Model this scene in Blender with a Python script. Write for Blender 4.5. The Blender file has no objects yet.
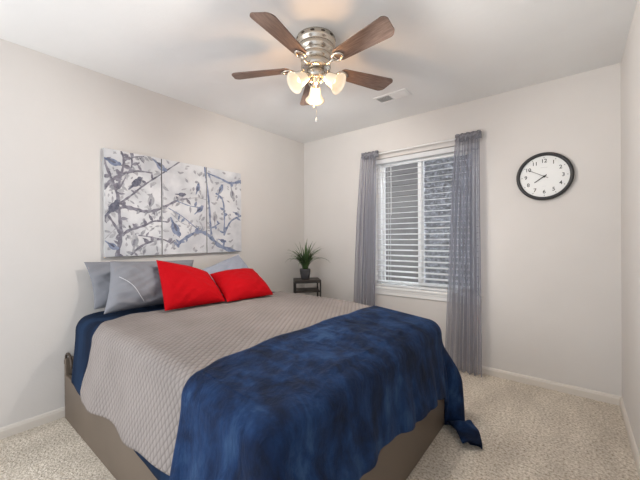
import bpy, bmesh, math, random
from mathutils import Vector, Matrix, noise
random.seed(11)
PI = math.pi
S = bpy.context.scene
C = S.collection

# ------------------------------------------------------------ camera
cam_d = bpy.data.cameras.new('camera')
cam = bpy.data.objects.new('camera', cam_d)
C.objects.link(cam)
S.camera = cam
cam_d.sensor_width = 36.0
cam_d.lens = 318.72 / 640 * 36.0
cam_d.clip_start = 0.02
YAW, PITCH, ROLL = 0.67247, -0.00336, -0.00675
F = Vector((-math.sin(YAW)*math.cos(PITCH), math.cos(YAW)*math.cos(PITCH), math.sin(PITCH)))
R0 = Vector((math.cos(YAW), math.sin(YAW), 0))
U0 = R0.cross(F)
RR = R0*math.cos(ROLL) + U0*math.sin(ROLL)
UU = RR.cross(F)
cam.matrix_world = Matrix(((RR.x, UU.x, -F.x, 2.7347), (RR.y, UU.y, -F.y, -3.1094), (RR.z, UU.z, -F.z, 1.2029), (0, 0, 0, 1)))

# ------------------------------------------------------------ world, light, exposure
W = bpy.data.worlds.new('world')
S.world = W
W.use_nodes = True
bgn = W.node_tree.nodes['Background']
bgn.inputs[0].default_value = (0.86, 0.92, 1.0, 1)
bgn.inputs[1].default_value = .9

def area(name, loc, rot, sx, sy, power, col):
    l = bpy.data.lights.new(name, 'AREA')
    l.shape = 'RECTANGLE'; l.size = sx; l.size_y = sy; l.energy = power; l.color = col
    o = bpy.data.objects.new(name, l); C.objects.link(o)
    o.location = loc; o.rotation_euler = rot
    return o
# added fill light, out of view behind the photographer; no known source there
area('fill_from_behind', (.75, -4.6, 1.3), (PI/2+.12, 0, math.radians(-42)), 2.2, 2.0, 36, (1.0, 0.97, 0.93))
# added lamps out of view left and right, for sky light through the window
area('sky_fill_left', (-1.4, 1.3, 1.9), (PI/2, 0, math.radians(180+62)), 1.8, 2.2, 120, (0.93, 0.96, 1.0))
area('sky_fill_right', (3.6, 1.3, 1.9), (PI/2, 0, math.radians(180-55)), 1.8, 2.2, 50, (0.93, 0.96, 1.0))
# daylight entering at the window
area('daylight_at_window', (1.55, 1.25, 3.35), (math.radians(-48), 0, 0), 1.8, 1.4, 90, (0.86, 0.93, 1.0))
S.view_settings.view_transform = 'Standard'
S.view_settings.look = 'None'
S.view_settings.gamma = 1.0
S.view_settings.use_curve_mapping = False
S.view_settings.exposure = 0.48

# ------------------------------------------------------------ materials
def mat(name, col, rough=0.6, metal=0.0, **kw):
    m = bpy.data.materials.new(name); m.use_nodes = True
    b = m.node_tree.nodes['Principled BSDF']
    b.inputs['Base Color'].default_value = (*col, 1)
    b.inputs['Roughness'].default_value = rough
    b.inputs['Metallic'].default_value = metal
    for k, v in kw.items():
        b.inputs[k.replace('_', ' ')].default_value = v
    return m
def N(m, typ, **kw):
    n = m.node_tree.nodes.new(typ)
    for k, v in kw.items(): setattr(n, k, v)
    return n
def L(m, a, b): m.node_tree.links.new(a, b)
def bsdf(m): return m.node_tree.nodes['Principled BSDF']
def noise_tex(m, scale, detail=3, rough=.5, coord='Object', stretch=None):
    tc = N(m, 'ShaderNodeTexCoord'); mp = N(m, 'ShaderNodeMapping')
    L(m, tc.outputs[coord], mp.inputs[0])
    if stretch: mp.inputs['Scale'].default_value = stretch
    n = N(m, 'ShaderNodeTexNoise'); n.inputs['Scale'].default_value = scale
    n.inputs['Detail'].default_value = detail; n.inputs['Roughness'].default_value = rough
    L(m, mp.outputs[0], n.inputs['Vector'])
    return n
def ramp(m, fac, stops):
    r = N(m, 'ShaderNodeValToRGB')
    e = r.color_ramp.elements
    while len(e) < len(stops): e.new(.5)
    for i, (p, c) in enumerate(stops):
        e[i].position = p; e[i].color = (*c, 1)
    L(m, fac, r.inputs[0])
    return r
def bump(m, height, dist, strength=1.0):
    b = N(m, 'ShaderNodeBump'); b.inputs['Distance'].default_value = dist; b.inputs['Strength'].default_value = strength
    L(m, height, b.inputs['Height']); L(m, b.outputs[0], bsdf(m).inputs['Normal'])
    return b
def noisy(name, c0, c1, scale, rough=.7, bd=0, bscale=None, **kw):
    m = mat(name, c0, rough, **kw)
    n = noise_tex(m, scale)
    r = ramp(m, n.outputs['Fac'], [(.35, c0), (.65, c1)])
    L(m, r.outputs[0], bsdf(m).inputs['Base Color'])
    if bd:
        n2 = noise_tex(m, bscale or scale, 4)
        bump(m, n2.outputs['Fac'], bd)
    return m

M = {}
M['wall'] = noisy('wall_paint', (.655, .627, .60), (.67, .642, .615), 3, .75, .0006, 60)
M['ceiling'] = noisy('ceiling_texture', (.80, .80, .79), (.82, .82, .81), 3, .85, .001, 26)
M['trim'] = mat('trim_paint', (.68, .63, .57), .45)
M['white'] = mat('white_paint', (.80, .80, .79), .4)
M['slat'] = mat('blind_white', (.66, .67, .68), .35)
M['vinyl'] = mat('window_vinyl', (.85, .85, .84), .35)
M['nickel'] = mat('brushed_nickel', (.62, .57, .50), .26, 1.0)
M['black'] = mat('black_plastic', (.022, .022, .024), .4)
M['ink'] = mat('black_ink', (.03, .03, .03), .6)
M['face'] = mat('clock_face', (.80, .81, .80), .5)
M['faint'] = mat('faint_print', (.55, .55, .55), .6)
M['steel'] = mat('black_steel', (.03, .028, .028), .45, .3)
M['pot'] = noisy('grey_pot', (.045, .045, .05), (.06, .06, .065), 30, .6)
M['soil'] = noisy('soil', (.03, .02, .012), (.06, .04, .025), 60, .9, .004)
M['tabletop'] = noisy('dark_wood', (.022, .017, .014), (.040, .031, .025), 8, .5)
M['frame'] = noisy('taupe_frame', (.115, .088, .066), (.13, .10, .075), 4, .5)
M['frame_dark'] = mat('dark_bronze', (.06, .042, .03), .5, .2)
M['mattress'] = mat('mattress_white', (.7, .7, .68), .8)
M['glass'] = mat('window_glass', (1, 1, 1), .0, Transmission_Weight=1.0, IOR=1.02)
M['dark'] = mat('duct_dark', (.17, .18, .18), .8)
M['chain'] = mat('chain_metal', (.5, .45, .38), .35, 1.0)
M['crystal'] = mat('clear_pull', (.8, .8, .78), .15)

# blades: walnut with grain along X
m = mat('walnut', (.2, .1, .06), .5)
n = noise_tex(m, 9, 5, .6, 'Object', (1.2, 14, 1))
r = ramp(m, n.outputs['Fac'], [(.3, (.10, .062, .048)), (.5, (.165, .105, .08)), (.72, (.25, .175, .14))])
L(m, r.outputs[0], bsdf(m).inputs['Base Color'])
M['walnut'] = m

# shade glass: frosted, the lit bulb glows through it
m = mat('frosted_glass', (.62, .57, .50), .45, Emission_Strength=.26)
bsdf(m).inputs['Emission Color'].default_value = (1.0, .80, .56, 1)
bsdf(m).inputs['Transmission Weight'].default_value = 0.25
M['shade'] = m
m = mat('lit_bulb', (1, .9, .75), .4, Emission_Strength=.9)
bsdf(m).inputs['Emission Color'].default_value = (1.0, .82, .58, 1)
M['bulb'] = m

# carpet
m = mat('carpet', (.6, .54, .46), .95)
n1 = noise_tex(m, 75, 5, .7)
n2 = noise_tex(m, 5, 3, .55, 'Object', (1, .45, 1))
r1 = ramp(m, n1.outputs['Fac'], [(.30, (.24, .185, .13)), (.44, (.53, .46, .365)), (.57, (.76, .69, .60)), (.75, (.90, .84, .76))])
r2 = ramp(m, n2.outputs['Fac'], [(.35, (.86, .85, .84)), (.62, (1.08, 1.08, 1.08))])
mx = N(m, 'ShaderNodeMix', data_type='RGBA', blend_type='MULTIPLY'); mx.inputs[0].default_value = 1
L(m, r1.outputs[0], mx.inputs[6]); L(m, r2.outputs[0], mx.inputs[7])
L(m, mx.outputs[2], bsdf(m).inputs['Base Color'])
n3 = noise_tex(m, 85, 4, .6)
bump(m, n3.outputs['Fac'], .014, .8)
M['carpet'] = m

# fleece throw: sheen of the brushed nap painted in as lighter and darker patches
m = mat('navy_fleece', (.02, .05, .12), .8, Specular_IOR_Level=.2, Sheen_Weight=.07, Sheen_Roughness=.3)
bsdf(m).inputs['Sheen Tint'].default_value = (.35, .5, .85, 1)
na = noise_tex(m, 7.0, 6, .62, 'Object', (1, 1.2, .7)); na.inputs['Distortion'].default_value = .35
r = ramp(m, na.outputs['Fac'], [(.36, (.002, .007, .024)), (.47, (.003, .014, .050)), (.58, (.007, .029, .092)), (.70, (.026, .064, .145))])
L(m, r.outputs[0], bsdf(m).inputs['Base Color'])
nb = noise_tex(m, 13, 7, .68, 'Object', (1.6, .8, .5)); nb.inputs['Distortion'].default_value = 1.0
bump(m, nb.outputs['Fac'], .02, .7)
M['fleece'] = m
m = mat('navy_sheet', (.02, .05, .12), .9, Specular_IOR_Level=.12)
nb = noise_tex(m, 9, 3, .5, 'Object', (1, 1, .3))
r = ramp(m, nb.outputs['Fac'], [(.35, (.004, .010, .026)), (.65, (.010, .026, .062))])
L(m, r.outputs[0], bsdf(m).inputs['Base Color'])
M['sheet'] = m

# quilt: diamond stitching as bump on cloth coordinates (metres in the UV map)
m = mat('quilt', (.40, .345, .315), .9, Specular_IOR_Level=.15)
uv = N(m, 'ShaderNodeUVMap'); sp = N(m, 'ShaderNodeSeparateXYZ'); L(m, uv.outputs[0], sp.inputs[0])
def math_(m, op, a, b=None):
    n = N(m, 'ShaderNodeMath', operation=op)
    for i, v in enumerate((a, b)):
        if v is None: continue
        if isinstance(v, (int, float)): n.inputs[i].default_value = v
        else: L(m, v, n.inputs[i])
    return n.outputs[0]
PITCHQ = .030
a_ = math_(m, 'ADD', sp.outputs[0], math_(m, 'MULTIPLY', sp.outputs[1], .62))
b_ = math_(m, 'SUBTRACT', sp.outputs[0], math_(m, 'MULTIPLY', sp.outputs[1], .62))
sa = math_(m, 'ABSOLUTE', math_(m, 'SINE', math_(m, 'MULTIPLY', a_, PI/PITCHQ)))
sb = math_(m, 'ABSOLUTE', math_(m, 'SINE', math_(m, 'MULTIPLY', b_, PI/PITCHQ)))
h = math_(m, 'POWER', math_(m, 'MULTIPLY', sa, sb), .5)
r = ramp(m, h, [(0, (.18, .158, .147)), (.55, (.275, .245, .231))])
nn = noise_tex(m, 5, 3); r2 = ramp(m, nn.outputs['Fac'], [(.35, (.93, .93, .93)), (.65, (1.05, 1.05, 1.05))])
mx = N(m, 'ShaderNodeMix', data_type='RGBA', blend_type='MULTIPLY'); mx.inputs[0].default_value = 1
L(m, r.outputs[0], mx.inputs[6]); L(m, r2.outputs[0], mx.inputs[7])
L(m, mx.outputs[2], bsdf(m).inputs['Base Color'])
bump(m, h, .007, .75)
M['quilt'] = m

def fabric(name, c, d, scale=14, bd=.01):
    m = noisy(name, c, d, 6, .85, bd, scale, Specular_IOR_Level=.12)
    return m
M['grey_cotton'] = fabric('grey_cotton', (.215, .220, .243), (.222, .227, .25), 40, .002)
M['blue_grey_cotton'] = fabric('blue_grey_cotton', (.32, .345, .41), (.33, .355, .42), 40, .002)
M['red_fabric'] = fabric('red_fabric', (.40, .001, .005), (.43, .0015, .006), 60, .002)
M['piping'] = mat('white_piping', (.6, .6, .62), .8)

# sheer curtain: a thin weave, partly see-through
m = bpy.data.materials.new('sheer_voile'); m.use_nodes = True
nt = m.node_tree; nt.nodes.clear()
out = N(m, 'ShaderNodeOutputMaterial'); tr = N(m, 'ShaderNodeBsdfTransparent'); df = N(m, 'ShaderNodeBsdfDiffuse'); tl = N(m, 'ShaderNodeBsdfTranslucent')
df.inputs[0].default_value = (.33, .33, .365, 1); tl.inputs[0].default_value = (.50, .50, .56, 1)
tr.inputs[0].default_value = (.93, .94, .98, 1)
m1 = N(m, 'ShaderNodeMixShader'); m1.inputs[0].default_value = .45; L(m, df.outputs[0], m1.inputs[1]); L(m, tl.outputs[0], m1.inputs[2])
m2 = N(m, 'ShaderNodeMixShader'); lw = N(m, 'ShaderNodeLayerWeight'); lw.inputs[0].default_value = .5; mr = N(m, 'ShaderNodeMapRange'); mr.inputs[3].default_value = .30; mr.inputs[4].default_value = .97; L(m, lw.outputs['Facing'], mr.inputs[0]); L(m, mr.outputs[0], m2.inputs[0]); L(m, tr.outputs[0], m2.inputs[1]); L(m, m1.outputs[0], m2.inputs[2])
L(m, m2.outputs[0], out.inputs[0])
M['voile'] = m
M['ruffle'] = noisy('curtain_header', (.15, .15, .165), (.30, .30, .33), 40, .9, .006, 80)
m = bpy.data.materials.new('insect_screen'); m.use_nodes = True
nt = m.node_tree; nt.nodes.clear()
out = N(m, 'ShaderNodeOutputMaterial'); tr = N(m, 'ShaderNodeBsdfTransparent'); df = N(m, 'ShaderNodeBsdfDiffuse')
df.inputs[0].default_value = (.05, .055, .065, 1)
m2 = N(m, 'ShaderNodeMixShader'); m2.inputs[0].default_value = .35; L(m, tr.outputs[0], m2.inputs[1]); L(m, df.outputs[0], m2.inputs[2]); L(m, m2.outputs[0], out.inputs[0])
M['screen'] = m

# neighbouring house wall: rough stucco
m = mat('stucco', (.3, .28, .27), .9)
n = noise_tex(m, 24, 5, .75, 'Object', (1, 1, 1.3)); r = ramp(m, n.outputs['Fac'], [(.40, (.10, .095, .095)), (.52, (.24, .24, .25)), (.62, (.62, .64, .70))])
L(m, r.outputs[0], bsdf(m).inputs['Base Color'])
M['stucco'] = m
m = noisy('lap_siding', (.085, .08, .078), (.11, .105, .10), 3, .8)
M['siding'] = m
# painting colours
M['canvas'] = noisy('painted_canvas', (.52, .53, .555), (.68, .685, .70), 7, .8, .002, 60)
M['canvas_edge'] = noisy('canvas_edge', (.30, .29, .29), (.44, .43, .43), 12, .8)
M['paint_purple'] = noisy('paint_purple_grey', (.125, .12, .155), (.27, .265, .31), 26, .8)
M['paint_blue'] = noisy('paint_blue_grey', (.12, .155, .25), (.27, .31, .42), 24, .8)
M['paint_grey'] = noisy('paint_pale_grey', (.27, .275, .30), (.46, .465, .49), 22, .8)
M['paint_dark'] = noisy('paint_charcoal', (.07, .075, .11), (.18, .185, .235), 26, .8)
m = mat('leaf', (.07, .13, .04), .5)
oi = noise_tex(m, 6, 2); r = ramp(m, oi.outputs['Fac'], [(.3, (.028, .055, .022)), (.5, (.065, .125, .04)), (.7, (.15, .22, .08))])
L(m, r.outputs[0], bsdf(m).inputs['Base Color']); M['leaf'] = m

# ------------------------------------------------------------ mesh helpers
def obj(name, bm, m, parent=None, smooth=False, recalc=True):
    if recalc: bmesh.ops.recalc_face_normals(bm, faces=bm.faces[:])
    me = bpy.data.meshes.new(name); bm.to_mesh(me); bm.free()
    o = bpy.data.objects.new(name, me); C.objects.link(o)
    for x in (m if isinstance(m, (list, tuple)) else [m]): me.materials.append(x)
    if smooth:
        for p in me.polygons: p.use_smooth = True
    if parent: o.parent = parent
    return o
def tag(o, label=None, cat=None, group=None, kind=None):
    if label: o['label'] = label
    if cat: o['category'] = cat
    if group: o['group'] = group
    if kind: o['kind'] = kind
    return o
def thing(name, label, cat, loc=(0, 0, 0), rz=0, group=None):
    o = bpy.data.objects.new(name, None); C.objects.link(o)
    o.location = loc; o.rotation_euler = (0, 0, rz); o.empty_display_size = .05
    return tag(o, label, cat, group)
def box(bm, x0, x1, y0, y1, z0, z1, bev=0, seg=2, mi=0, T=None):
    r = bmesh.ops.create_cube(bm, size=1)
    vs = r['verts']
    for v in vs: v.co = Vector(((x0+x1)/2+v.co.x*(x1-x0), (y0+y1)/2+v.co.y*(y1-y0), (z0+z1)/2+v.co.z*(z1-z0)))
    fs = set(f for v in vs for f in v.link_faces)
    for f in fs: f.material_index = mi
    if bev:
        es = list(set(e for v in vs for e in v.link_edges))
        r = bmesh.ops.bevel(bm, geom=es, offset=bev, segments=seg, affect='EDGES', profile=.5)
        vs = list(set(list(r['verts']) + [v for v in vs if v.is_valid]))
    if T is not None:
        for v in vs: v.co = T @ v.co
    return vs
def bx(name, dims, m, parent=None, bev=.002, seg=2, T=None):
    bm = bmesh.new(); box(bm, *dims, bev=bev, seg=seg, T=T)
    return obj(name, bm, m, parent)
def lathe(bm, prof, n=32, T=None, cap=True, mi=0):
    rings = []
    for (r, z) in prof:
        rings.append([bm.verts.new((T @ Vector((r*math.cos(2*PI*k/n), r*math.sin(2*PI*k/n), z))) if T is not None else (r*math.cos(2*PI*k/n), r*math.sin(2*PI*k/n), z)) for k in range(n)])
    for a, b in zip(rings, rings[1:]):
        for k in range(n):
            f = bm.faces.new((a[k], a[(k+1) % n], b[(k+1) % n], b[k])); f.material_index = mi
    if cap:
        for rg in (rings[0], rings[-1]):
            try: bm.faces.new(rg).material_index = mi
            except ValueError: pass
    return rings
def tube(bm, pts, rad, n=10, closed=False, mi=0):
    pts = [Vector(p) for p in pts]; rings = []
    for i, p in enumerate(pts):
        if closed: t = (pts[(i+1) % len(pts)] - pts[i-1]).normalized()
        else: t = (pts[min(i+1, len(pts)-1)] - pts[max(i-1, 0)]).normalized()
        up = Vector((0, 0, 1)) if abs(t.z) < .9 else Vector((1, 0, 0))
        a = t.cross(up).normalized(); b = t.cross(a)
        rr = rad[i] if isinstance(rad, (list, tuple)) else rad
        rings.append([bm.verts.new(p + a*rr*math.cos(2*PI*k/n) + b*rr*math.sin(2*PI*k/n)) for k in range(n)])
    pairs = list(zip(rings, rings[1:])) + ([(rings[-1], rings[0])] if closed else [])
    for a, b in pairs:
        for k in range(n):
            bm.faces.new((a[k], a[(k+1) % n], b[(k+1) % n], b[k])).material_index = mi
    if not closed:
        bm.faces.new(rings[0]); bm.faces.new(rings[-1])
def sheet(name, nu, nv, f, m, parent=None, uvf=None, thick=0, smooth=True):
    """surface f(u,v) on a grid, u and v in 0..1"""
    bm = bmesh.new(); uvl = bm.loops.layers.uv.new('UVMap')
    g = [[bm.verts.new(f(i/nu, j/nv)) for i in range(nu+1)] for j in range(nv+1)]
    uvd = {}
    for j in range(nv+1):
        for i in range(nu+1): uvd[g[j][i]] = uvf(i/nu, j/nv) if uvf else (i/nu, j/nv)
    for j in range(nv):
        for i in range(nu):
            fc = bm.faces.new((g[j][i], g[j][i+1], g[j+1][i+1], g[j+1][i]))
            for lp in fc.loops: lp[uvl].uv = uvd[lp.vert]
    o = obj(name, bm, m, parent, smooth)
    if thick:
        md = o.modifiers.new('thickness', 'SOLIDIFY'); md.thickness = thick; md.offset = 0
    return o

# ------------------------------------------------------------ the room
RW, HT, YB = 2.999, 2.44, -3.3
# window opening in the far wall
WX0, WX1, WZ0, WZ1 = 1.02, 2.075, .665, 2.065
tag(bx('floor', (-.12, RW+.12, YB, .16, -.12, 0), M['carpet'], bev=0), kind='structure')
tag(bx('ceiling', (-.12, RW+.12, YB, .16, HT, HT+.12), M['ceiling'], bev=0), kind='structure')
tag(bx('wall_left', (-.12, 0, YB, .16, 0, HT), M['wall'], bev=0), kind='structure')
tag(bx('wall_right', (RW, RW+.12, YB, .16, 0, HT), M['wall'], bev=0), kind='structure')
bm = bmesh.new()
for d in ((0, WX0, 0, .16, 0, HT), (WX1, RW, 0, .16, 0, HT), (WX0, WX1, 0, .16, 0, WZ0), (WX0, WX1, 0, .16, WZ1, HT)): box(bm, *d)
tag(obj('wall_far', bm, M['wall']), kind='structure')
def baseboard(name, T, length):
    prof = [(0, 0), (.013, 0), (.013, .046), (.010, .052), (.010, .056), (.006, .063), (0, .066)]
    bm = bmesh.new()
    a = [bm.verts.new(T @ Vector((0, p[0], p[1]))) for p in prof]; b = [bm.verts.new(T @ Vector((length, p[0], p[1]))) for p in prof]
    for i in range(len(prof)-1): bm.faces.new((a[i], a[i+1], b[i+1], b[i]))
    bm.faces.new(a); bm.faces.new(b)
    tag(obj(name, bm, M['trim']), kind='structure')
baseboard('baseboard_left', Matrix.Translation((0, 0, 0)) @ Matrix.Rotation(-PI/2, 4, 'Z'), -YB)
baseboard('baseboard_far', Matrix.Translation((RW, 0, 0)) @ Matrix.Rotation(PI, 4, 'Z'), RW)
baseboard('baseboard_right', Matrix.Translation((RW, YB, 0)) @ Matrix.Rotation(PI/2, 4, 'Z'), -YB)

# window: vinyl slider, its panes, stool and apron
bm = bmesh.new(); fy0, fy1 = .085, .14
for d in ((WX0, WX0+.04, fy0, fy1, WZ0, WZ1), (WX1-.04, WX1, fy0, fy1, WZ0, WZ1), (WX0+.04, WX1-.04, fy0, fy1, WZ1-.04, WZ1), (WX0+.04, WX1-.04, fy0, fy1, WZ0, WZ0+.045)): box(bm, *d, bev=.003)
win = tag(obj('window_1', bm, M['vinyl']), kind='structure')
MX = 1.505
def sash(x0, x1, y0, y1, w=.038):
    bm = bmesh.new(); z0, z1 = WZ0+.045, WZ1-.04
    for d in ((x0, x0+w, y0, y1, z0, z1), (x1-w, x1, y0, y1, z0, z1), (x0+w, x1-w, y0, y1, z1-w, z1), (x0+w, x1-w, y0, y1, z0, z0+w)): box(bm, *d, bev=.003)
    s = obj('sash', bm, M['vinyl'], win)
    bx('pane', (x0+w, x1-w, (y0+y1)/2-.002, (y0+y1)/2+.002, z0+w, z1-w), M['glass'], s, bev=0)
    return s
sash(WX0+.04, MX+.022, .118, .138, .03)
sash(MX-.026, WX1-.04, .090, .112)
bx('insect_screen', (MX+.03, WX1-.045, .1405, .1415, WZ0+.05, WZ1-.045), M['screen'], win, bev=0)
st = bx('window_stool', (WX0-.02, WX1+.02, -.035, .083, WZ0, WZ0+.022), M['white'], win, bev=.004)
bm = bmesh.new(); box(bm, WX0-.01, WX1+.01, -.016, 0, WZ0-.062, WZ0-.001, bev=.003); box(bm, WX0-.01, WX1+.01, -.023, -.016, WZ0-.022, WZ0-.001, bev=.002)
obj('window_apron', bm, M['white'], win)

# blinds
bl = thing('window_blind', 'white horizontal slat blind hanging open in the window between the sheer curtains', 'blind', (0, .045, 0))
bx('headrail', (WX0+.008, WX1-.008, -.032, .030, WZ1-.052, WZ1-.004), M['slat'], bl, bev=.003)
z = WZ1-.085; k = 0
NS = 23; Z0 = WZ0+.055; zs = [z - i*(z-Z0-.02)/(NS-1) for i in range(NS)]
for zi in zs:
    bm = bmesh.new(); T = Matrix.Translation((0, 0, zi)) @ Matrix.Rotation(math.radians(9), 4, 'X')
    box(bm, WX0+.012, WX1-.012, -.0265, .0265, -.0017, .0017, T=T)
    obj('slat', bm, M['slat'], bl)
bx('bottom_rail', (WX0+.012, WX1-.012, -.024, .024, Z0-.030, Z0-.008), M['slat'], bl, bev=.003)
for x in (WX0+.16, MX+.04, WX1-.16):
    bm = bmesh.new()
    for y in (-.0265, .0265): tube(bm, [(x, y, Z0-.01), (x, y, WZ1-.05)], .0011, 6)
    obj('ladder_cord', bm, M['slat'], bl)
bm = bmesh.new(); tube(bm, [(WX0+.20, -.035, WZ1-.06), (WX0+.202, -.036, 1.45)], .003, 8)
obj('tilt_wand', bm, M['slat'], bl)

# what stands outside the window
nh = thing('neighbour_house', 'grey house wall outside, seen between the white blind slats', 'house', (0, 2.6, 0))
bm = bmesh.new(); box(bm, -9, .55, -.1, .2, -1, 6)
for i in range(35): box(bm, -9, .55, -.125, -.1, -1+i*.2, -1+i*.2+.17)
obj('siding_wall', bm, M['siding'], nh)
bx('stucco_wall', (.55, 7, -.14, .2, -1, 6), M['stucco'], nh, bev=0)
tag(bx('ground_outside', (-6, 8, .17, 8, -1.1, -1), noisy('gravel', (.22, .2, .18), (.32, .3, .27), 20, .9), bev=0), kind='structure')

# ------------------------------------------------------------ curtain rod and sheer curtains
rod = thing('curtain_rod', 'thin white curtain rod spanning above the window blind', 'curtain rod', (0, 0, 0))
bm = bmesh.new(); tube(bm, [(.93, -.002, 2.105), (.93, -.045, 2.105), (.945, -.06, 2.105), (2.080, -.06, 2.105), (2.092, -.045, 2.105), (2.092, -.002, 2.105)], .008, 10)
obj('rod', bm, M['white'], rod, smooth=True)
def curtain(name, label, xt0, xt1, xb0, xb1, z0, nf, seed, flare=0.0):
    t = thing(name, label, 'curtain', ((xt0+xt1)/2, -.06, 0), group=None)
    ox, oy = (xt0+xt1)/2, -.06
    rnd = random.Random(seed); ph = [rnd.uniform(0, 6) for _ in range(4)]
    def f(u, v):   # v 0 bottom -> 1 top
        zz = z0 + (2.098-z0)*v
        k = (1-v)**.8
        uu = u + .018*math.sin(2*PI*nf*u*.5+ph[2])*(1-v)
        x = (xt0 + (xt1-xt0)*uu)*(1-k) + (xb0+(xb1-xb0)*uu)*k
        amp = .020 + .028*min(1, (1-v)*3)
        w = math.sin(2*PI*nf*u+ph[0]+.7*math.sin(3*v+ph[1])) + .35*math.sin(2*PI*nf*2.3*u+ph[3]+v*2)
        return (x-ox, -.012 - amp*.55*(w+1.0) - oy - .06 + .012*math.sin(5*v+ph[1])*(1-v), zz)
    o = sheet('sheer_panel', 150, 40, f, M['voile'], t)
    def g(u, v):
        zz = 2.076 + .056*v
        a = 2*PI*13*u
        return (xt0-.008+(xt1-xt0+.016)*u-ox, .012*math.sin(a)+ .004*math.sin(2.3*a)-.004, zz+.011*math.sin(a*1.37+1)*v+.006*math.sin(a*.9)*(1-v))
    sheet('ruffled_header', 200, 5, g, M['ruffle'], t, thick=.014)
    # hem tape at the sides
    bm = bmesh.new()
    tube(bm, [f(0.0, v/20) for v in range(21)], .0022, 6); tube(bm, [f(1.0, v/20) for v in range(21)], .0022, 6)
    obj('side_hem', bm, M['voile'], t)
    return t
curtain('sheer_curtain', 'grey sheer curtain at the left side of the window, falling behind the bed', .915, 1.10, .80, 1.085, .02, 5, 3)
curtain('sheer_curtain', 'grey sheer curtain at the right side of the window, reaching down to the carpet', 1.905, 2.098, 1.80, 2.112, .012, 6, 8)

# ------------------------------------------------------------ ceiling vent
v = thing('ceiling_vent', 'white rectangular air vent with two louvred halves on the ceiling', 'vent', (1.502, -.54, HT))
bm = bmesh.new(); w2, h2 = .150, .072
for d in ((-w2, w2, -h2, -h2+.022), (-w2, w2, h2-.022, h2), (-w2, -w2+.022, -h2+.022, h2-.022), (w2-.022, w2, -h2+.022, h2-.022), (-.008, .008, -h2+.022, h2-.022)): box(bm, *d, -.008, 0, bev=.0015)
obj('vent_frame', bm, M['white'], v)
bx('duct', (-w2+.02, w2-.02, -h2+.02, h2-.02, -.0015, 0), M['dark'], v, bev=0)
for sx in (-1, 1):
    for i in range(8):
        y = -h2+.03+i*.0122
        T = Matrix.Translation((sx*.068, y, -.005)) @ Matrix.Rotation(math.radians(38*(-sx)), 4, 'X')
        bm = bmesh.new(); box(bm, -.06, .06, -.0052, .0052, -.0006, .0006, T=T)
        obj('louvre', bm, M['white'], v)

# ------------------------------------------------------------ wall clock  (local: X right, Z up, face towards -Y)
ck = thing('wall_clock', 'round black-rimmed clock with white face showing ten to eight on the window wall', 'clock', (2.552, 0, 1.687))
TY = Matrix.Rotation(PI/2, 4, 'X')      # lathe axis z -> -y
bm = bmesh.new()
lathe(bm, [(.160, 0), (.185, 0), (.188, .006), (.188, .030), (.183, .038), (.175, .041), (.167, .038), (.163, .030), (.163, .018), (.160, .018)], 64, TY, cap=False)
obj('rim', bm, M['black'], ck, True)
bm = bmesh.new(); lathe(bm, [(.0, .0), (.164, 0), (.164, .019), (0, .019)], 64, TY, cap=False)
obj('dial', bm, M['face'], ck)
def text_mesh(s, size, parent, name, loc, m, bold=.0):
    cu = bpy.data.curves.new(name, 'FONT'); cu.body = s; cu.size = size; cu.align_x = 'CENTER'; cu.align_y = 'CENTER'; cu.extrude = .0004; cu.offset = bold
    tmp = bpy.data.objects.new(name, cu); C.objects.link(tmp)
    dg = bpy.context.evaluated_depsgraph_get()
    me = bpy.data.meshes.new_from_object(tmp.evaluated_get(dg)); bpy.data.objects.remove(tmp)
    me.materials.clear(); me.materials.append(m)
    o = bpy.data.objects.new(name, me); C.objects.link(o); o.parent = parent
    o.location = loc; o.rotation_euler = (PI/2, 0, 0)
    return o
for hnum in range(1, 13):
    a = PI/2 - hnum*PI/6
    text_mesh(str(hnum), .040, ck, 'numeral', (.122*math.cos(a), -.0196, .122*math.sin(a)), M['ink'], .0006)
for i in range(12):
    bm = bmesh.new(); a = i*PI/6; T = Matrix.Translation((0, -.0195, 0)) @ Matrix.Rotation(a, 4, 'Y')
    box(bm, -.0018, .0018, -.0004, .0004, .145, .153, T=T)
    obj('hour_mark', bm, M['ink'], ck)
bx('faint_print', (-.022, .022, -.0198, -.0193, .070, .0725), M['faint'], ck, bev=0); bx('faint_print', (-.012, .012, -.0198, -.0193, -.078, -.0765), M['faint'], ck, bev=0)
def hand(name, ang, ln, w, y, tail):
    bm = bmesh.new(); T = Matrix.Translation((0, y, 0)) @ Matrix.Rotation(math.radians(ang), 4, 'Y')
    box(bm, -w, w, -.0006, .0006, -tail, ln, T=T)
    obj(name, bm, M['ink'], ck)
hand('hour_hand', 235, .078, .0034, -.023, .02)
hand('minute_hand', 300, .118, .0017, -.025, .025)
hand('second_hand', 118, .03, .0011, -.0265, .0)
bm = bmesh.new(); lathe(bm, [(.0075, .019), (.0075, .028), (0, .029)], 20, TY, cap=False); obj('hub', bm, M['ink'], ck, True)

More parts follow.
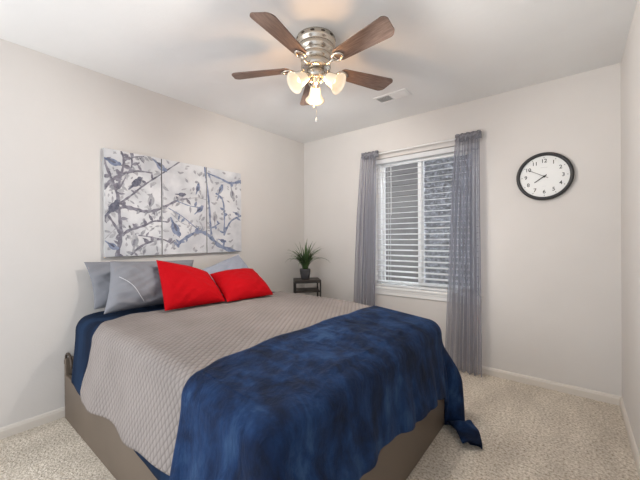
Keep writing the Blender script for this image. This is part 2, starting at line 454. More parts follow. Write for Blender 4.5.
# ------------------------------------------------------------ ceiling fan
fan = thing('ceiling_fan', 'five-blade walnut ceiling fan with brushed nickel motor and three frosted lights', 'ceiling fan', (1.49, -1.575, HT))
bm = bmesh.new()
lathe(bm, [(.112, 0), (.120, -.004), (.121, -.030), (.117, -.042), (.108, -.048), (.108, -.056), (.113, -.060), (.111, -.082), (.098, -.096), (.092, -.100), (.092, -.112), (.096, -.118), (.094, -.135), (.074, -.150), (.05, -.152)], 56)
obj('motor_housing', bm, M['nickel'], fan, True)
for k in range(12):
    bm = bmesh.new(); a = 2*PI*k/12
    T = Matrix.Rotation(a, 4, 'Z') @ Matrix.Translation((.1206, 0, -.019)) @ Matrix.Rotation(PI/2, 4, 'Y')
    lathe(bm, [(.010, -.001), (.010, .0016), (.0, .0016)], 16, T @ Matrix.Diagonal((.6, 1.25, 1, 1)), cap=False)
    obj('cooling_vent', bm, M['frame_dark'], fan)
bm = bmesh.new(); lathe(bm, [(.050, -.150), (.088, -.153), (.092, -.160), (.092, -.182), (.086, -.190), (.060, -.196), (.046, -.198)], 48); obj('flywheel', bm, M['nickel'], fan, True)
bm = bmesh.new(); lathe(bm, [(.046, -.196), (.056, -.200), (.058, -.232), (.052, -.244), (.038, -.252), (.030, -.258), (.026, -.272), (.014, -.282), (.0, -.285)], 40); obj('switch_housing', bm, M['nickel'], fan, True)
ZBL = -.178
def blade(ang):
    T0 = Matrix.Rotation(math.radians(ang), 4, 'Z') @ Matrix.Translation((0, 0, ZBL)) @ Matrix.Rotation(math.radians(-12), 4, 'X')
    b = bpy.data.objects.new('blade_arm', None)
    # outline of blade in its own frame
    r0, r1 = .165, .555
    pts = []
    n = 8; w0, w1 = .047, .066
    rc = .032
    def corner(cx, cy, a0, a1, rr):
        return [(cx+rr*math.cos(a0+(a1-a0)*i/n), cy+rr*math.sin(a0+(a1-a0)*i/n)) for i in range(n+1)]
    pts += corner(r1-.03, -(w1-.03), -PI/2, 0, .03)
    pts += corner(r1-.055, (w1-.045), 0, PI/2, .045)
    pts += corner(r0+.035, (w0-.035), PI/2, PI, .035)
    pts += corner(r0+.035, -(w0-.035), PI, 1.5*PI, .035)
    bm = bmesh.new()
    up = [bm.verts.new((x, y, .003)) for x, y in pts]; dn = [bm.verts.new((x, y, -.003)) for x, y in pts]
    bm.faces.new(up); bm.faces.new(dn[::-1])
    for i in range(len(pts)): j = (i+1) % len(pts); bm.faces.new((up[i], up[j], dn[j], dn[i]))
    bo = obj('blade', bm, M['walnut'], fan); bo.matrix_local = T0
    bm = bmesh.new()
    ring = [(.185+.034*math.cos(2*PI*k/20)*(1.0), .026*math.sin(2*PI*k/20)*(1-.25*math.cos(2*PI*k/20)), -.008) for k in range(20)]
    tube(bm, ring, .0075, 8, closed=True)
    tube(bm, [(.075, 0, -.004), (.10, .0, -.016), (.13, 0, -.016), (.156, 0, -.009)], [.010, .009, .008, .009], 10)
    for k in (-1, 1): lathe(bm, [(.005, -.014), (.005, -.002)], 10, Matrix.Translation((.185, k*.024, 0)))
    io = obj('blade_iron', bm, M['nickel'], fan, True); io.matrix_local = T0
for k in range(5): blade(-80+72*k)
for ang in (-52.5+90, ):
    pass
def light(az):
    T = Matrix.Rotation(math.radians(az), 4, 'Z')
    tilt = math.radians(54)
    # local z of the shade axis points out and down
    A = T @ Matrix.Translation((.068, 0, -.250)) @ Matrix.Rotation(PI - tilt, 4, 'Y')
    bm = bmesh.new(); tube(bm, [T @ Vector(q) for q in ((.03, 0, -.275), (.045, 0, -.268), (.058, 0, -.255), (.070, 0, -.250))], .0085, 10)
    lathe(bm, [(.004, -.020), (.022, -.016), (.026, -.004), (.026, .018), (.022, .020)], 24, A)
    arm = obj('light_arm', bm, M['nickel'], fan, True)
    bm = bmesh.new()
    prof = [(.023, .010), (.029, .014), (.034, .028), (.037, .048), (.040, .066), (.046, .084), (.056, .098), (.064, .106)]
    inner = [(r-.0025, z) for r, z in prof[::-1]]
    lathe(bm, prof + inner, 36, A, cap=False)
    s = obj('lamp_shade', bm, M['shade'], arm, True)
    bm = bmesh.new(); lathe(bm, [(.0, .074), (.011, .071), (.018, .060), (.018, .048), (.012, .034), (.010, .018)], 20, A, cap=False)
    obj('bulb', bm, M['bulb'], arm, True)
    l = bpy.data.lights.new('bulb_light', 'SPOT'); l.energy = 24; l.color = (1.0, .95, .89); l.spot_size = math.radians(150); l.spot_blend = .6; l.shadow_soft_size = .05
    lo = bpy.data.objects.new('bulb_light', l); C.objects.link(lo); lo.parent = fan; lo.matrix_local = A @ Matrix.Translation((0, 0, .112)) @ Matrix.Rotation(PI, 4, 'X')
for az in (132, 252, 12): light(az)
l = bpy.data.lights.new('hub_glow', 'POINT'); l.energy = 4.2; l.color = (1.0, .58, .28); l.shadow_soft_size = .04  # added point light under the hub for the warm glow, no bulb there
lo = bpy.data.objects.new('hub_glow', l); C.objects.link(lo); lo.parent = fan; lo.location = (0, 0, -.33)
bm = bmesh.new(); tube(bm, [(-.03, .012, -.27), (-.03, .012, -.40)], .0012, 6); lathe(bm, [(0, 0), (.003, -.002), (.006, -.010), (.003, -.020), (0, -.022)], 12, Matrix.Translation((-.03, .012, -.40)), cap=False)
obj('pull_chain', bm, M['chain'], fan)
bm = bmesh.new()
for i in range(57): 
    lathe(bm, [(0, .0018), (.0016, 0), (0, -.0018)], 8, Matrix.Translation((.004, -.004, -.284-i*.0035)), cap=False)
pc = obj('pull_chain', bm, M['chain'], fan)
bm = bmesh.new(); lathe(bm, [(0, 0), (.004, -.004), (.004, -.012), (.009, -.022), (.009, -.030), (0, -.036)], 16, Matrix.Translation((.004, -.004, -.482)), cap=False); obj('chain_pull', bm, M['crystal'], fan, True)

# ------------------------------------------------------------ canvases
BR = [('p', 9, 4, [(-2.183, 1.082), (-2.158, 1.221), (-2.159, 1.345), (-2.173, 1.487), (-2.164, 1.632), (-2.131, 1.802), (-2.149, 1.881)]), ('p', 5, 3, [(-2.173, 1.477), (-2.086, 1.547), (-1.985, 1.644), (-1.851, 1.752), (-1.691, 1.883)]), ('p', 9, 3, [(-2.271, 1.584), (-2.206, 1.657), (-2.141, 1.707), (-2.045, 1.747), (-1.921, 1.752)]), ('p', 6, 5, [(-2.269, 1.806), (-2.223, 1.684), (-2.188, 1.588), (-2.169, 1.488)]), ('p', 10, 4, [(-2.147, 1.465), (-2.067, 1.45), (-1.966, 1.433), (-1.854, 1.465), (-1.719, 1.542), (-1.619, 1.57)]), ('p', 8, 3, [(-2.149, 1.242), (-2.088, 1.284), (-1.988, 1.319), (-1.903, 1.359), (-1.791, 1.354)]), ('p', 6, 3, [(-2.089, 1.091), (-1.989, 1.167), (-1.856, 1.209), (-1.769, 1.174)]), ('p', 3, 2, [(-2.029, 1.242), (-1.904, 1.221), (-1.769, 1.186), (-1.71, 1.145)]), ('p', 4, 3, [(-2.083, 1.895), (-2.074, 1.791), (-2.113, 1.701), (-2.165, 1.591)]), ('p', 4, 2, [(-2.131, 1.812), (-2.064, 1.852), (-1.983, 1.873)]), ('b', 6, 13, [(-1.71, 1.138), (-1.673, 1.197), (-1.517, 1.275), (-1.406, 1.24), (-1.289, 1.141), (-1.059, 1.063)]), ('b', 2, 3, [(-1.79, 1.474), (-1.671, 1.411), (-1.517, 1.295)]), ('b', 3, 2, [(-1.719, 1.542), (-1.594, 1.507), (-1.474, 1.501)]), ('b', 5, 7, [(-1.446, 1.878), (-1.404, 1.553), (-1.391, 1.348), (-1.372, 1.194)]), ('b', 4, 9, [(-1.424, 1.831), (-1.284, 1.8), (-1.158, 1.769), (-1.032, 1.808)]), ('b', 5, 5, [(-1.33, 1.65), (-1.255, 1.592), (-1.235, 1.433), (-1.242, 1.246)]), ('b', 5, 5, [(-1.242, 1.246), (-1.162, 1.383), (-1.035, 1.449)]), ('b', 3, 3, [(-1.383, 1.31), (-1.287, 1.365)]), ('p', 5, 5, [(-2.241, 1.391), (-2.182, 1.293), (-2.16, 1.242)]), ('p', 3, 2, [(-2.273, 1.38), (-2.241, 1.389), (-2.198, 1.461)]), ('g', 3, 2, [(-1.851, 1.729), (-1.835, 1.561), (-1.854, 1.401)]), ('g', 2, 2, [(-1.767, 1.429), (-1.646, 1.34), (-1.448, 1.321)]), ('g', 2, 2, [(-1.619, 1.57), (-1.514, 1.588), (-1.432, 1.576)]), ('g', 2, 2, [(-2.274, 1.202), (-2.218, 1.262), (-2.159, 1.324)]), ]
BIRDS = [((-2.214, 1.793), 0.131, 20, 'b'), ((-2.05, 1.647), 0.142, -45, 'p'), ((-1.934, 1.508), 0.142, -80, 'g'), ((-2.211, 1.44), 0.157, -50, 'p'), ((-2.219, 1.165), 0.114, 40, 'b'), ((-2.059, 1.179), 0.142, -80, 'g'), ((-1.862, 1.824), 0.142, 40, 'b'), ((-1.682, 1.6), 0.097, 0, 'p'), ((-1.519, 1.667), 0.108, -70, 'b'), ((-1.507, 1.474), 0.12, -40, 'b'), ((-1.737, 1.314), 0.182, 68, 'b'), ((-1.278, 1.687), 0.12, -60, 'b'), ((-1.341, 1.402), 0.131, -85, 'g'), ((-1.143, 1.67), 0.142, 80, 'g'), ((-1.096, 1.468), 0.085, 20, 'b'), ((-1.265, 1.193), 0.097, 20, 'b'), ((-1.989, 1.108), 0.074, -80, 'g')]
PANELS = [(-2.264, -1.848, 'canvas painting of birds on branches, left of the three panels over the bed'),
          (-1.842, -1.431, 'canvas painting of pale branches and birds, middle panel of three over the bed'),
          (-1.425, -1.030, 'canvas painting with blue-grey branches, right panel of three over the bed')]
AZ0, AZ1 = 1.079, 1.885
def smooth_line(pts, n=6):
    out = []
    P = [pts[0]] + list(pts) + [pts[-1]]
    for i in range(1, len(P)-2):
        for k in range(n):
            t = k/n; a, b, c, d = P[i-1], P[i], P[i+1], P[i+2]
            out.append(tuple(.5*((2*b[j]) + (-a[j]+c[j])*t + (2*a[j]-5*b[j]+4*c[j]-d[j])*t*t + (-a[j]+3*b[j]-3*c[j]+d[j])*t**3) for j in (0, 1)))
    out.append(pts[-1]); return out
polys = []      # (material index, layer, [(y,z)...])
rs = random.Random(5)
MI = {'p': 2, 'b': 3, 'g': 4, 'd': 5}
def leaf(y, z, a, l, w, c, lay):
    ca, sa = math.cos(a), math.sin(a)
    shp = [(0, 0), (.3, .5), (.6, .45), (1, 0), (.6, -.45), (.3, -.5)]
    polys.append((MI[c], lay, [(y+ca*p*l-sa*q*w, z+sa*p*l+ca*q*w) for p, q in shp]))
for k in range(150):     # loose pale background leaves
    leaf(rs.uniform(-2.28, -1.03), rs.uniform(1.09, 1.87), rs.uniform(0, 6.28), rs.uniform(.03, .065), rs.uniform(.012, .026), 'g', 1)
for c, w0, w1, pts in BR:
    sp_ = smooth_line(pts); n = len(sp_)
    for i in range(n-1):
        a, b = Vector(sp_[i]), Vector(sp_[i+1]); d = (b-a)
        if d.length < 1e-6: continue
        nn = Vector((-d.y, d.x)).normalized()
        wa = (w0+(w1-w0)*i/n)*.0016*(1+.25*math.sin(i*1.7)); wb = (w0+(w1-w0)*(i+1)/n)*.0016*(1+.25*math.sin((i+1)*1.7))
        e = d*.12
        polys.append((MI[c], 2, [tuple(a-e+nn*wa), tuple(b+e+nn*wb), tuple(b+e-nn*wb), tuple(a-e-nn*wa)]))
        if rs.random() < .34:
            sg = rs.choice((-1, 1)); an = math.atan2(nn.y*sg, nn.x*sg)+rs.uniform(-.7, .7)
            leaf(b.x, b.y, an, rs.uniform(.035, .07), rs.uniform(.016, .03), rs.choice([c, c, 'g']), 2)
        if rs.random() < .10:
            sg = rs.choice((-1, 1)); q = b+nn*sg*.07+d*.8
            for t_ in range(3):
                leaf(b.x+(q.x-b.x)*(t_/3+.2), b.y+(q.y-b.y)*(t_/3+.2), rs.uniform(0, 6.28), .03, .012, 'g', 1)
for (cy, cz), ln, ang, c in BIRDS:
    a = math.radians(-ang); ca, sa = math.cos(a), math.sin(a)
    if c == 'p': c2 = 'd'
    else: c2 = c
    def put(shape, cc, lay):
        polys.append((MI[cc], lay, [(cy+(ca*x-sa*y)*ln, cz+(sa*x+ca*y)*ln) for x, y in shape]))
    body = [(.12+.27*math.cos(t)*(1 if math.cos(t) > 0 else 1.2), .19*math.sin(t)) for t in [2*PI*i/14 for i in range(14)]]
    head = [(.38+.125*math.cos(t), .06+.12*math.sin(t)) for t in [2*PI*i/10 for i in range(10)]]
    put(body, c2, 3); put(head, c2, 3.3)
    put([(.48, .06), (.58, .03), (.48, .0)], 'd', 3.6)
    put([(-.10, .07), (-.5, .03), (-.52, -.04), (-.10, -.07)], c2, 3.6)
    put([(.22, .06), (-.05, .10), (-.28, .03), (.0, -.03), (.2, -.02)], 'd' if c != 'g' else 'p', 4)
def clip(poly, lo, hi, ax):
    for val, sgn in ((lo, 1), (hi, -1)):
        out = []
        for i in range(len(poly)):
            a, b = poly[i-1], poly[i]; da, db = sgn*(a[ax]-val), sgn*(b[ax]-val)
            if (da >= 0) != (db >= 0):
                t = da/(da-db); out.append(tuple(a[k]+(b[k]-a[k])*t for k in (0, 1)))
            if db >= 0: out.append(b)
        poly = out
        if len(poly) < 3: return []
    return poly
for (y0, y1, label) in PANELS:
    bm = bmesh.new()
    box(bm, .002, .038, y0, y1, AZ0, AZ1, bev=.003, mi=0)
    bm.faces.ensure_lookup_table()
    for f in bm.faces:
        if f.calc_center_median().x < .0365: f.material_index = 1
    seen = 0
    for mi, lay, P in polys:
        q = clip(clip(P, y0+.002, y1-.002, 0), AZ0+.002, AZ1-.002, 1)
        if len(q) < 3: continue
        seen += 1
        try:
            f = bm.faces.new([bm.verts.new((.0381+lay*.0002+(seen % 40)*.000004, a, b)) for a, b in q]); f.material_index = mi
            f.normal_update()
            if f.normal.x < 0: f.normal_flip()
        except ValueError: pass
    o = obj('wall_canvas', bm, [M['canvas'], M['canvas_edge'], M['paint_purple'], M['paint_blue'], M['paint_grey'], M['paint_dark']], recalc=False)
    tag(o, label, 'painting', 'three bird canvases over the bed')

# ------------------------------------------------------------ bedside table in the corner and its plant
rz = math.radians(47)
tb = thing('side_table', 'small dark metal-framed side table in the far corner behind the bed', 'side table', (.285, -.285, 0), rz)
# local x = across the front, local -y... front faces (+x,-y) of the room
HW, HD, TH = .150, .130, .735
bx('table_top', (-HW, HW, -HD, HD, TH-.018, TH), M['tabletop'], tb, bev=.002)
bm = bmesh.new()
for d in ((-HW, HW, -HD, -HD+.016), (-HW, HW, HD-.016, HD), (-HW, -HW+.016, -HD+.016, HD-.016), (HW-.016, HW, -HD+.016, HD-.016)): box(bm, *d, TH-.034, TH-.018)
obj('top_frame', bm, M['steel'], tb)
for sx in (-1, 1):
    for sy in (-1, 1):
        x0 = sx*HW - (.016 if sx > 0 else 0); y0 = sy*HD - (.016 if sy > 0 else 0)
        bx('leg', (x0, x0+.016, y0, y0+.016, 0, TH-.034), M['steel'], tb, bev=.001)
bx('shelf', (-HW+.016, HW-.016, -HD+.004, HD-.004, TH-.140, TH-.122), M['tabletop'], tb, bev=.001)
bx('lower_shelf', (-HW+.016, HW-.016, -HD+.004, HD-.004, .12, .138), M['tabletop'], tb, bev=.001)
pl = thing('potted_plant', 'small grassy green plant in a dark grey pot on the corner side table', 'plant', (.270, -.298, TH))
bm = bmesh.new(); lathe(bm, [(.0, 0), (.040, 0), (.047, .012), (.058, .060), (.062, .095), (.062, .118), (.057, .120), (.055, .112), (.0, .112)], 40, cap=False)
obj('pot', bm, M['pot'], pl, True)
bm = bmesh.new(); lathe(bm, [(.0, .114), (.054, .1125)], 24, cap=False); obj('soil', bm, M['soil'], pl)
rl = random.Random(9)
for k in range(80):
    a = rl.uniform(0, 2*PI); inner = k/80
    ln = rl.uniform(.23, .385); lean = rl.uniform(.10, .62) if k % 3 else rl.uniform(.45, .85)
    # keep the leaves off the two walls
    dx, dy = math.cos(a), math.sin(a)
    if dx < -.5 or dy > .5: lean *= .75; ln *= .9
    base = Vector((rl.uniform(0, .035)*dx, rl.uniform(0, .035)*dy, .112))
    bm = bmesh.new(); rows = []
    p = base.copy(); th = lean*.35; n = 9; side = Vector((-dy, dx, 0)); w = rl.uniform(.0055, .0095)
    for i in range(n+1):
        t = i/n
        ww = w*(1-t**2.2)*(.6+.8*min(1, t*3)) + .0004
        nrm = Vector((dx*math.cos(th), dy*math.cos(th), -math.sin(th)))
        rows.append([bm.verts.new(p - side*ww), bm.verts.new(p + nrm*ww*(-.35)), bm.verts.new(p + side*ww)])
        th += lean*rl.uniform(.22, .34)*(.5+t)*1.15
        p = p + Vector((dx*math.sin(th), dy*math.sin(th), math.cos(th)))*(ln/n)
    for r0, r1 in zip(rows, rows[1:]):
        bm.faces.new((r0[0], r0[1], r1[1], r1[0])); bm.faces.new((r0[1], r0[2], r1[2], r1[1]))
    lo = obj('leaf', bm, M['leaf'], pl, True)
    md = lo.modifiers.new('t', 'SOLIDIFY'); md.thickness = .0008

# ------------------------------------------------------------ bed
BX0, BX1, BY0, BY1, FZ = .03, 2.082, -2.505, -.955, .295
bed = thing('bed_frame', 'low taupe platform bed frame with solid panel sides standing on the carpet', 'bed', (1.05, -1.73, 0))
def bedpart(name, d, m, bev=.006):
    d = (d[0]-1.05, d[1]-1.05, d[2]+1.73, d[3]+1.73, d[4], d[5]); return bx(name, d, m, bed, bev=bev, seg=3)
bedpart('side_panel', (BX0, BX1-.03, BY0, BY0+.03, .0, FZ), M['frame'])
bedpart('side_panel', (BX0, BX1-.03, BY1-.03, BY1, .0, FZ), M['frame'])
bedpart('foot_panel', (BX1-.03, BX1, BY0, BY1, .0, FZ), M['frame'], .012)
bedpart('head_panel', (BX0-.012, BX0+.018, BY0+.002, BY1-.002, .075, .405), M['frame'])
bedpart('slat_deck', (BX0+.02, BX1-.03, BY0+.03, BY1-.03, FZ-.06, FZ-.02), M['frame'], 0)
bm = bmesh.new(); tube(bm, [(BX0+.03+.075*math.cos(t)-1.05+.02, BY0+.012+1.73, .36+.085*math.sin(t)) for t in [PI*i/10 for i in range(11)]], .008, 8); obj('mattress_guard', bm, M['frame_dark'], bed, True)
mt = bx('mattress', (.215, 2.035, -2.470, -1.0, FZ-.018, .632), M['mattress'], bev=.05, seg=5)
tag(mt, 'white mattress on the taupe bed frame, hidden under navy sheet and quilt', 'mattress')

TOPZ = .700
def sag(x): t = max(0, min(1, (x-1.15)/.95)); return -.072*t*t*(1.6-.6*t)
def smooth01(t): t = max(0, min(1, t)); return t*t*(3-2*t)
def drape(s, off, yn, yf, rr, top, flare):
    """cross-section across the bed: s<0 hangs on the near side, 0..w on top, beyond w hangs on the far side"""
    w = (yf-yn)
    arc = rr*PI/2
    def side(t, sg, ye):
        # t = distance past the start of the rounding
        if t < arc:
            a = t/rr; return ye + sg*(-rr + rr*math.sin(a)), top - rr + rr*math.cos(a)
        h = t-arc
        return ye + sg*flare*min(1, h/.3)*(h/(h+.08)), top - rr - h
    if s < rr: return side(rr-s, -1, yn)
    if s > w-rr: return side(s-(w-rr), 1, yf)
    return yn+s, top
def cloth_on_bed(name, x_head, x_foot, near_hem, far_hem, off, m, nu, nv, flare, wav, parent=None, thick=.004, yn=-2.49, yf=-.985, rr=.07, folds=None, xskew=None):
    top = TOPZ+off; yn -= off; yf += off
    w = yf-yn
    def uvpos(u, v):
        nh = near_hem(u); arc = rr*PI/2-rr
        s0 = -(top-rr-nh) - arc; s1 = w + (top-rr-far_hem(u)) + arc
        s = s0+(s1-s0)*v
        return s
    def f(u, v):
        s = uvpos(u, v)
        y, z = drape(s, off, yn, yf, rr, top, flare)
        xh = x_head(s); xf = x_foot(s)
        x = xh + (xf-xh)*u
        hang = max(0, -s)/.4 if s < 0 else max(0, s-w)/.4
        if s < 0: y -= wav*hang*(.5+.5*math.sin(x*9.5+1.1)+.35*math.sin(x*17+.4)) ; x += .010*hang*math.sin(x*12)
        if s > w: y += wav*hang*.5*(1+math.sin(x*11))
        z += sag(x)*max(0, min(1, 1-hang*.8))
        if 0 < s < w:
            e = min(1, min(s, w-s)/.15)
            z += e*(.004*noise.noise(Vector((x*5, y*5, 3)))+.003*noise.noise(Vector((x*14, y*14, 1)))) + .012*math.sin(PI*s/w)
        return (x, y, z)
    def uvf(u, v): 
        s = uvpos(u, v); return (x_head(s)+(x_foot(s)-x_head(s))*u, s)
    return sheet(name, nu, nv, f, m, parent, uvf, thick)
# navy sheet blanket beneath the quilt: shows at the head end and the near side
nav = cloth_on_bed('navy_blanket', lambda s: .175+.085*smooth01((.16-s)/.18), lambda s: 1.64,
    lambda u: .31-.015*math.sin(u*9)-.03*min(1, u*1.2) , lambda u: .34, .006, M['sheet'], 70, 110, .030, .014)
tag(nav, 'navy blue under-blanket spread beneath the beige quilt, showing at the head end', 'blanket')
QH = [(-.45, .52), (-.30, .56), (-.15, .60), (-.05, .61), (.0, .62), (.10, .55), (.25, .49), (.42, .55), (1.3, .61), (2.2, .62)]
def piece(s, P):
    for (a, va), (b, vb) in zip(P, P[1:]):
        if s <= b: return va+(vb-va)*smooth01((s-a)/(b-a))
    return P[-1][1]
def hemq(u):
    x = .5+u*1.3
    z = .318 + .012*math.sin(x*8) + .03*smooth01((x-1.15)/.3)
    if u < .06: z += .05*(1-u/.06)**2
    return z
ql = cloth_on_bed('quilt', lambda s: piece(s, QH), lambda s: 1.66,
    hemq, lambda u: .42, .017, M['quilt'], 150, 210, .048, .022)
tag(ql, 'beige diamond-stitched quilt spread over the bed under the navy throw', 'quilt')

# throw over the foot of the bed
def lerp_pts(P, t):
    """Catmull-Rom through 2-D points, t in 0..1"""
    n = len(P)-1; k = min(int(t*n), n-1); f = t*n-k
    a, b, c, d = P[max(k-1, 0)], P[k], P[k+1], P[min(k+2, n)]
    return Vector([.5*(2*b[j]+(c[j]-a[j])*f+(2*a[j]-5*b[j]+4*c[j]-d[j])*f*f+(-a[j]+3*b[j]-3*c[j]+d[j])*f**3) for j in (0, 1)])
def make_throw():
    # the mattress edge gives way towards the foot
    rr = .075; top = TOPZ+.027
    xh = 1.592; xe, yn, yf = 2.072, -2.523, -.972       # outer faces the cloth hangs against
    rc = .088
    # rows: (edge point, outward normal, lower plan point, hem height, floor length, kind)
    rows = []
    n1, nc, n2, n3 = 46, 34, 110, 46
    ncf = 84
    def lowplan_near(x): return Vector((x+.005, yn-.058-.014*math.sin(x*21+.5)-.008*math.sin(x*43)))
    def footx(y):
        return xe+.048+.014*math.sin(y*8.3+1)+.009*math.sin(y*19+2)+.006*math.sin(y*37)
    for i in range(n1):
        x = xh+.035+(xe-rc-xh-.035)*i/n1
        rows.append((Vector((x, yn)), Vector((0, -1)), lowplan_near(x), .20, 0))
    P = [lowplan_near(xe-rc), Vector((xe+.01, yn-.12)), Vector((xe+.10, yn-.13)), Vector((xe+.13, yn-.03)), Vector((footx(yn+rc)+.01, yn+rc))]
    for i in range(nc):
        t = i/nc; a = -PI/2+t*PI/2
        rows.append((Vector((xe-rc+rc*math.cos(a), yn+rc+rc*math.sin(a))), Vector((math.cos(a), math.sin(a))), lerp_pts(P, t), .12+.1*t, 0))
    ya, yb = yn+rc, yf-rc
    for i in range(n2):
        t = i/n2; y = ya+(yb-ya)*t
        hz = .355-.115*t-.02*smooth01((t-.85)/.15)+.006*math.sin(y*13)
        rows.append((Vector((xe, y)), Vector((1, 0)), Vector((footx(y), y-.018*smooth01((t-.8)/.2))), hz, 0))
    P = [Vector((footx(yb), yb-.018)), Vector((2.108, -1.035)), Vector((2.088, -1.012)), Vector((2.128, -.992)), Vector((2.168, -.965)), Vector((2.178, -.925)), Vector((2.140, -.885)), Vector((2.085, -.885)), Vector((2.01, -.915))]
    for i in range(ncf):
        t = i/ncf; a = smooth01((t-.05)/.9)*PI/2
        hz = .178*(1-smooth01((t-.10)/.12))
        fl = .25*smooth01((t-.20)/.09)*(1-smooth01((t-.86)/.12))
        rows.append((Vector((xe-rc+rc*math.cos(a), yf-rc+rc*math.sin(a))), Vector((math.cos(a), math.sin(a))), lerp_pts(P, t), hz, fl))
    for i in range(n3+1):
        x = xe-rc-(xe-rc-xh-.01)*i/n3
        rows.append((Vector((x, yf)), Vector((0, 1)), Vector((min(x, 2.01), yf+.050+.012*math.sin(x*20))), .10*smooth01(i/10), 0))
    NR = len(rows); nt, na, nh = 34, 8, 44
    A0 = Vector((2.14, -.955)); dt = Vector((.50, -.866)); pt = Vector((.866, .50))
    def nz(x, y, z): return noise.noise(Vector((x, y, z)))
    bm = bmesh.new(); grid = []
    for k, (E, nr, low, hz, fl) in enumerate(rows):
        s = k/(NR-1); v = []
        # rows are spread along the straight head-side edge by their place across the bed
        yi = yn+rr*.35 + (yf-yn-rr*.7)*smooth01(s)*1.0 if False else None
        t_ = max(0, min(1, (E.y-yn)/(yf-yn)))
        frac = s
        I = Vector((xh+.006*math.sin(frac*30), yn+rr + (yf-yn-2*rr)*(.12*frac+.88*(.5-.5*math.cos(PI*frac))*1.0)))
        Ei = E-nr*rr
        I.x += .035*math.exp(-(I.y-yn-rr)/.10)
        if k == 0 : I = Ei.copy()
        if k == NR-1: I = Ei.copy()
        if k < n1: I = Vector((xh+.035, yn+rr)).lerp(I, smooth01(k/n1))
        if k > NR-1-n3: I = Vector((xh, yf-rr)).lerp(I, smooth01((NR-1-k)/n3))
        for j in range(nt):
            f = j/nt; q = I.lerp(Ei, f)
            sacross = q.y-(-2.507); e = min(1, max(0, min(q.y-yn, yf-q.y)/.15, 0))
            e2 = min(1, max(0, (xe-q.x)/.1))
            z = top + .012*math.sin(PI*max(0, min(1, (q.y+2.507)/1.539)))
            wr = .010*nz(q.x*5+2, q.y*3.2, 1)+.008*nz(q.x*15+.7*q.y*8, q.y*9, 4)+.005*nz(q.x*34, q.y*22+q.x*18, 9)
            z += max(-.004, wr)*e*min(1, (.25+.75*e2))*min(1, .25+(q.x-xh)/.12) + .003 + sag(q.x)
            v.append(Vector((q.x, q.y, z)))
        zt = top+.003
        for j in range(na):
            a = (j/na)*PI/2; q = Ei+nr*(rr*math.sin(a))
            v.append(Vector((q.x, q.y, zt+sag(q.x)-rr+rr*math.cos(a))))
        z0 = zt+sag(E.x)-rr
        drop = z0-max(hz, .012); tot = drop+fl
        for j in range(nh+1):
            d = tot*j/nh
            if d <= drop+1e-6:
                h = d/(z0-.0) ; b = smooth01(min(1, h/.55))*.75+.25*h
                b = min(1, b)
                q = E.lerp(low, b)
                amp = min(1, h*1.6)
                q += nr*amp*(.010*nz(s*46, d*2.0, 3)+.006*nz(s*120, d*5, 7))
                v.append(Vector((q.x, q.y, z0-d)))
            else:
                g = d-drop
                lat = (low-A0).dot(pt); al = (low-A0).dot(dt)
                front = k < n1+nc+n2+ncf*.60
                sc = 1.12-.15*smooth01(g/.27)
                w = .055*smooth01(g/.06)*(1-.35*smooth01((g-.15)/.12))
                zz = .010+ (w+.012*nz(lat*25, g*14, 2)*smooth01(g/.05) if front else 0)
                cross = max(0, 1-(lat/.10)**2)**.35 if front else 1
                zz = .010+(zz-.010)*cross
                q = A0+pt*(lat*sc+.03*math.sin(g*9))+dt*(al*(1-smooth01(g/.1)*.6)+g)
                v.append(Vector((q.x, q.y, max(.006, zz))))
        grid.append([bm.verts.new(p) for p in v])
    for a, b in zip(grid, grid[1:]):
        for j in range(len(a)-1): bm.faces.new((a[j], a[j+1], b[j+1], b[j]))
    o = obj('throw_blanket', bm, M['fleece'], None, True)
    md = o.modifiers.new('t', 'SOLIDIFY'); md.thickness = .008; md.offset = 0
    return tag(o, 'navy blue fleece throw draped over the foot of the bed, one corner on the carpet', 'throw')
make_throw()


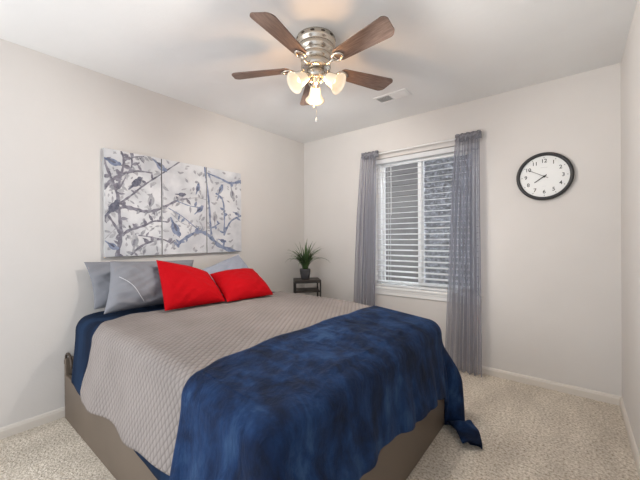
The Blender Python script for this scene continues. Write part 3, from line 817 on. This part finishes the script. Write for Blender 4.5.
# ------------------------------------------------------------ pillows
def pillow(name, label, cat, corners, T, m, group, seed, puff=1.0, pinch=.10, seam=None, n=46, wr=.006, wrs=7, sag=0, fold=0, hem=None):
    BL, BRt, TRt, TL = [Vector(c) for c in corners]
    cen = (BL+BRt+TRt+TL)/4
    nrm = ((BRt-BL).cross(TL-BL)).normalized()
    if nrm.x < 0: nrm = -nrm
    def P(u, v):
        # edges bow inwards between the corners
        a = 2*u-1; b = 2*v-1
        a2 = a*(1-pinch*.5*(1-b*b)*abs(a)**3); b2 = b*(1-pinch*.5*(1-a*a)*abs(b)**3)
        u2, v2 = (a2+1)/2, (b2+1)/2
        p = (BL*(1-u2)+BRt*u2)*(1-v2) + (TL*(1-u2)+TRt*u2)*v2
        prof = max(0, (1-abs(a)**2.6)*(1-abs(b)**2.6))**.55
        p = p - Vector((0, 0, fold*(1-a*a)*v**2.2))
        # heavier towards the bottom
        prof *= 1 + .22*(-b)*puff
        return p, prof, a, b
    bm = bmesh.new()
    def side(sg):
        g = []
        for j in range(n+1):
            row = []
            for i in range(n+1):
                # concentrate rows near the rim
                u = .5-.5*math.cos(PI*i/n); v = .5-.5*math.cos(PI*j/n)
                p, pr, a, b = P(u, v)
                q = p-cen
                r1_ = noise.noise(Vector((a*1.1+b*.9+seed, (b-a*.8)*2.6, sg*3)))
                r2_ = noise.noise(Vector((a*1.9-b*1.2+seed*2, (b*.9+a*.7)*3.4, sg*5+2)))
                wz = wr*((1-2.6*abs(r1_))*.9+(1-3.0*abs(r2_))*.6-.4) * min(1, pr*1.6)
                row.append(bm.verts.new(q + nrm*((pr*T*.56 if sg > 0 else -pr*T*.26) + wz) - Vector((0, 0, sag*pr))))
            g.append(row)
        for j in range(n):
            for i in range(n):
                fc = (g[j][i], g[j][i+1], g[j+1][i+1], g[j+1][i])
                bm.faces.new(fc if sg > 0 else fc[::-1])
        return g
    a = side(1); b = side(-1)
    bmesh.ops.remove_doubles(bm, verts=bm.verts[:], dist=.0004)
    o = obj('pillow_body' if seam or hem else name, bm, m, None, True)
    md = o.modifiers.new('s', 'SUBSURF'); md.levels = 1; md.render_levels = 1
    if seam:
        t = thing(name, label, cat, tuple(cen), 0, group); o.parent = t
        bm = bmesh.new(); pts = []
        for k in range(40):
            t_ = k/40*4; e = int(t_); f_ = t_-e
            u, v = [(f_, 0), (1, f_), (1-f_, 1), (0, 1-f_)][e]
            pts.append(P(u, v)[0]-cen)
        tube(bm, pts, .0035, 6, closed=True)
        obj('piping', bm, seam, t, True)
        return t
    if hem:
        t = thing(name, label, cat, tuple(cen + Vector((0, 0, .008))), 0, group); o.parent = t
        bm = bmesh.new(); pts = []
        for k in range(25):
            f_ = k/24; u = hem[0][0]+(hem[1][0]-hem[0][0])*f_ + .02*math.sin(f_*5); v = hem[0][1]+(hem[1][1]-hem[0][1])*f_
            p, pr, a, b = P(u, v); pts.append(p-cen+nrm*(pr*T*.56+.013))
        tube(bm, pts, .0018, 6)  # hem seam along the crease, its highlight put into the pale colour
        tag(obj('pillowcase_hem', bm, M['piping'], t, True), 'pale diagonal hem line')
        return t
    o.location = cen + Vector((0, 0, .008))
    return tag(o, label, cat, group)
G = 'grey pillows against the wall'
pillow('pillow', 'grey bed pillow leaning on the wall, partly hidden behind the rumpled grey one', 'pillow',
    [(.13, -2.36, .715), (.13, -1.62, .715), (.07, -1.58, 1.015), (.07, -2.40, 1.045)], .13, M['grey_cotton'], G, 1, wr=.010, sag=.006, fold=-.004, pinch=.10)
pillow('pillow', 'rumpled grey bed pillow in front, tucked behind the left red cushion', 'pillow',
    [(.41, -2.39, .728), (.40, -1.74, .725), (.20, -1.70, .985), (.225, -2.29, 1.05)], .17, M['grey_cotton'], G, 4, wr=.014, sag=.006, fold=-.012, pinch=.10, hem=((.07, .60), (.36, .05)))
pillow('pillow', 'blue-grey pillow with a peaked corner behind the right red cushion', 'pillow',
    [(.42, -1.62, .73), (.34, -1.02, .735), (.115, -1.13, 1.055), (.16, -1.66, .905)], .14, M['blue_grey_cotton'], G, 7, wr=.012, seam=M['piping'])
G2 = 'red throw cushions'
pillow('throw_pillow', 'square red throw cushion standing at the left, taller of the two', 'cushion',
    [(.665, -2.125, .735), (.70, -1.69, .735), (.34, -1.615, .925), (.36, -2.04, 1.05)], .14, M['red_fabric'], G2, 12, pinch=.05, wr=.005, fold=-.006)
pillow('throw_pillow', 'square red throw cushion slumped at the right beside the taller red one', 'cushion',
    [(.735, -1.700, .735), (.775, -1.275, .735), (.41, -1.195, .925), (.38, -1.62, .910)], .14, M['red_fabric'], G2, 15, pinch=.05, wr=.005, fold=-.004)
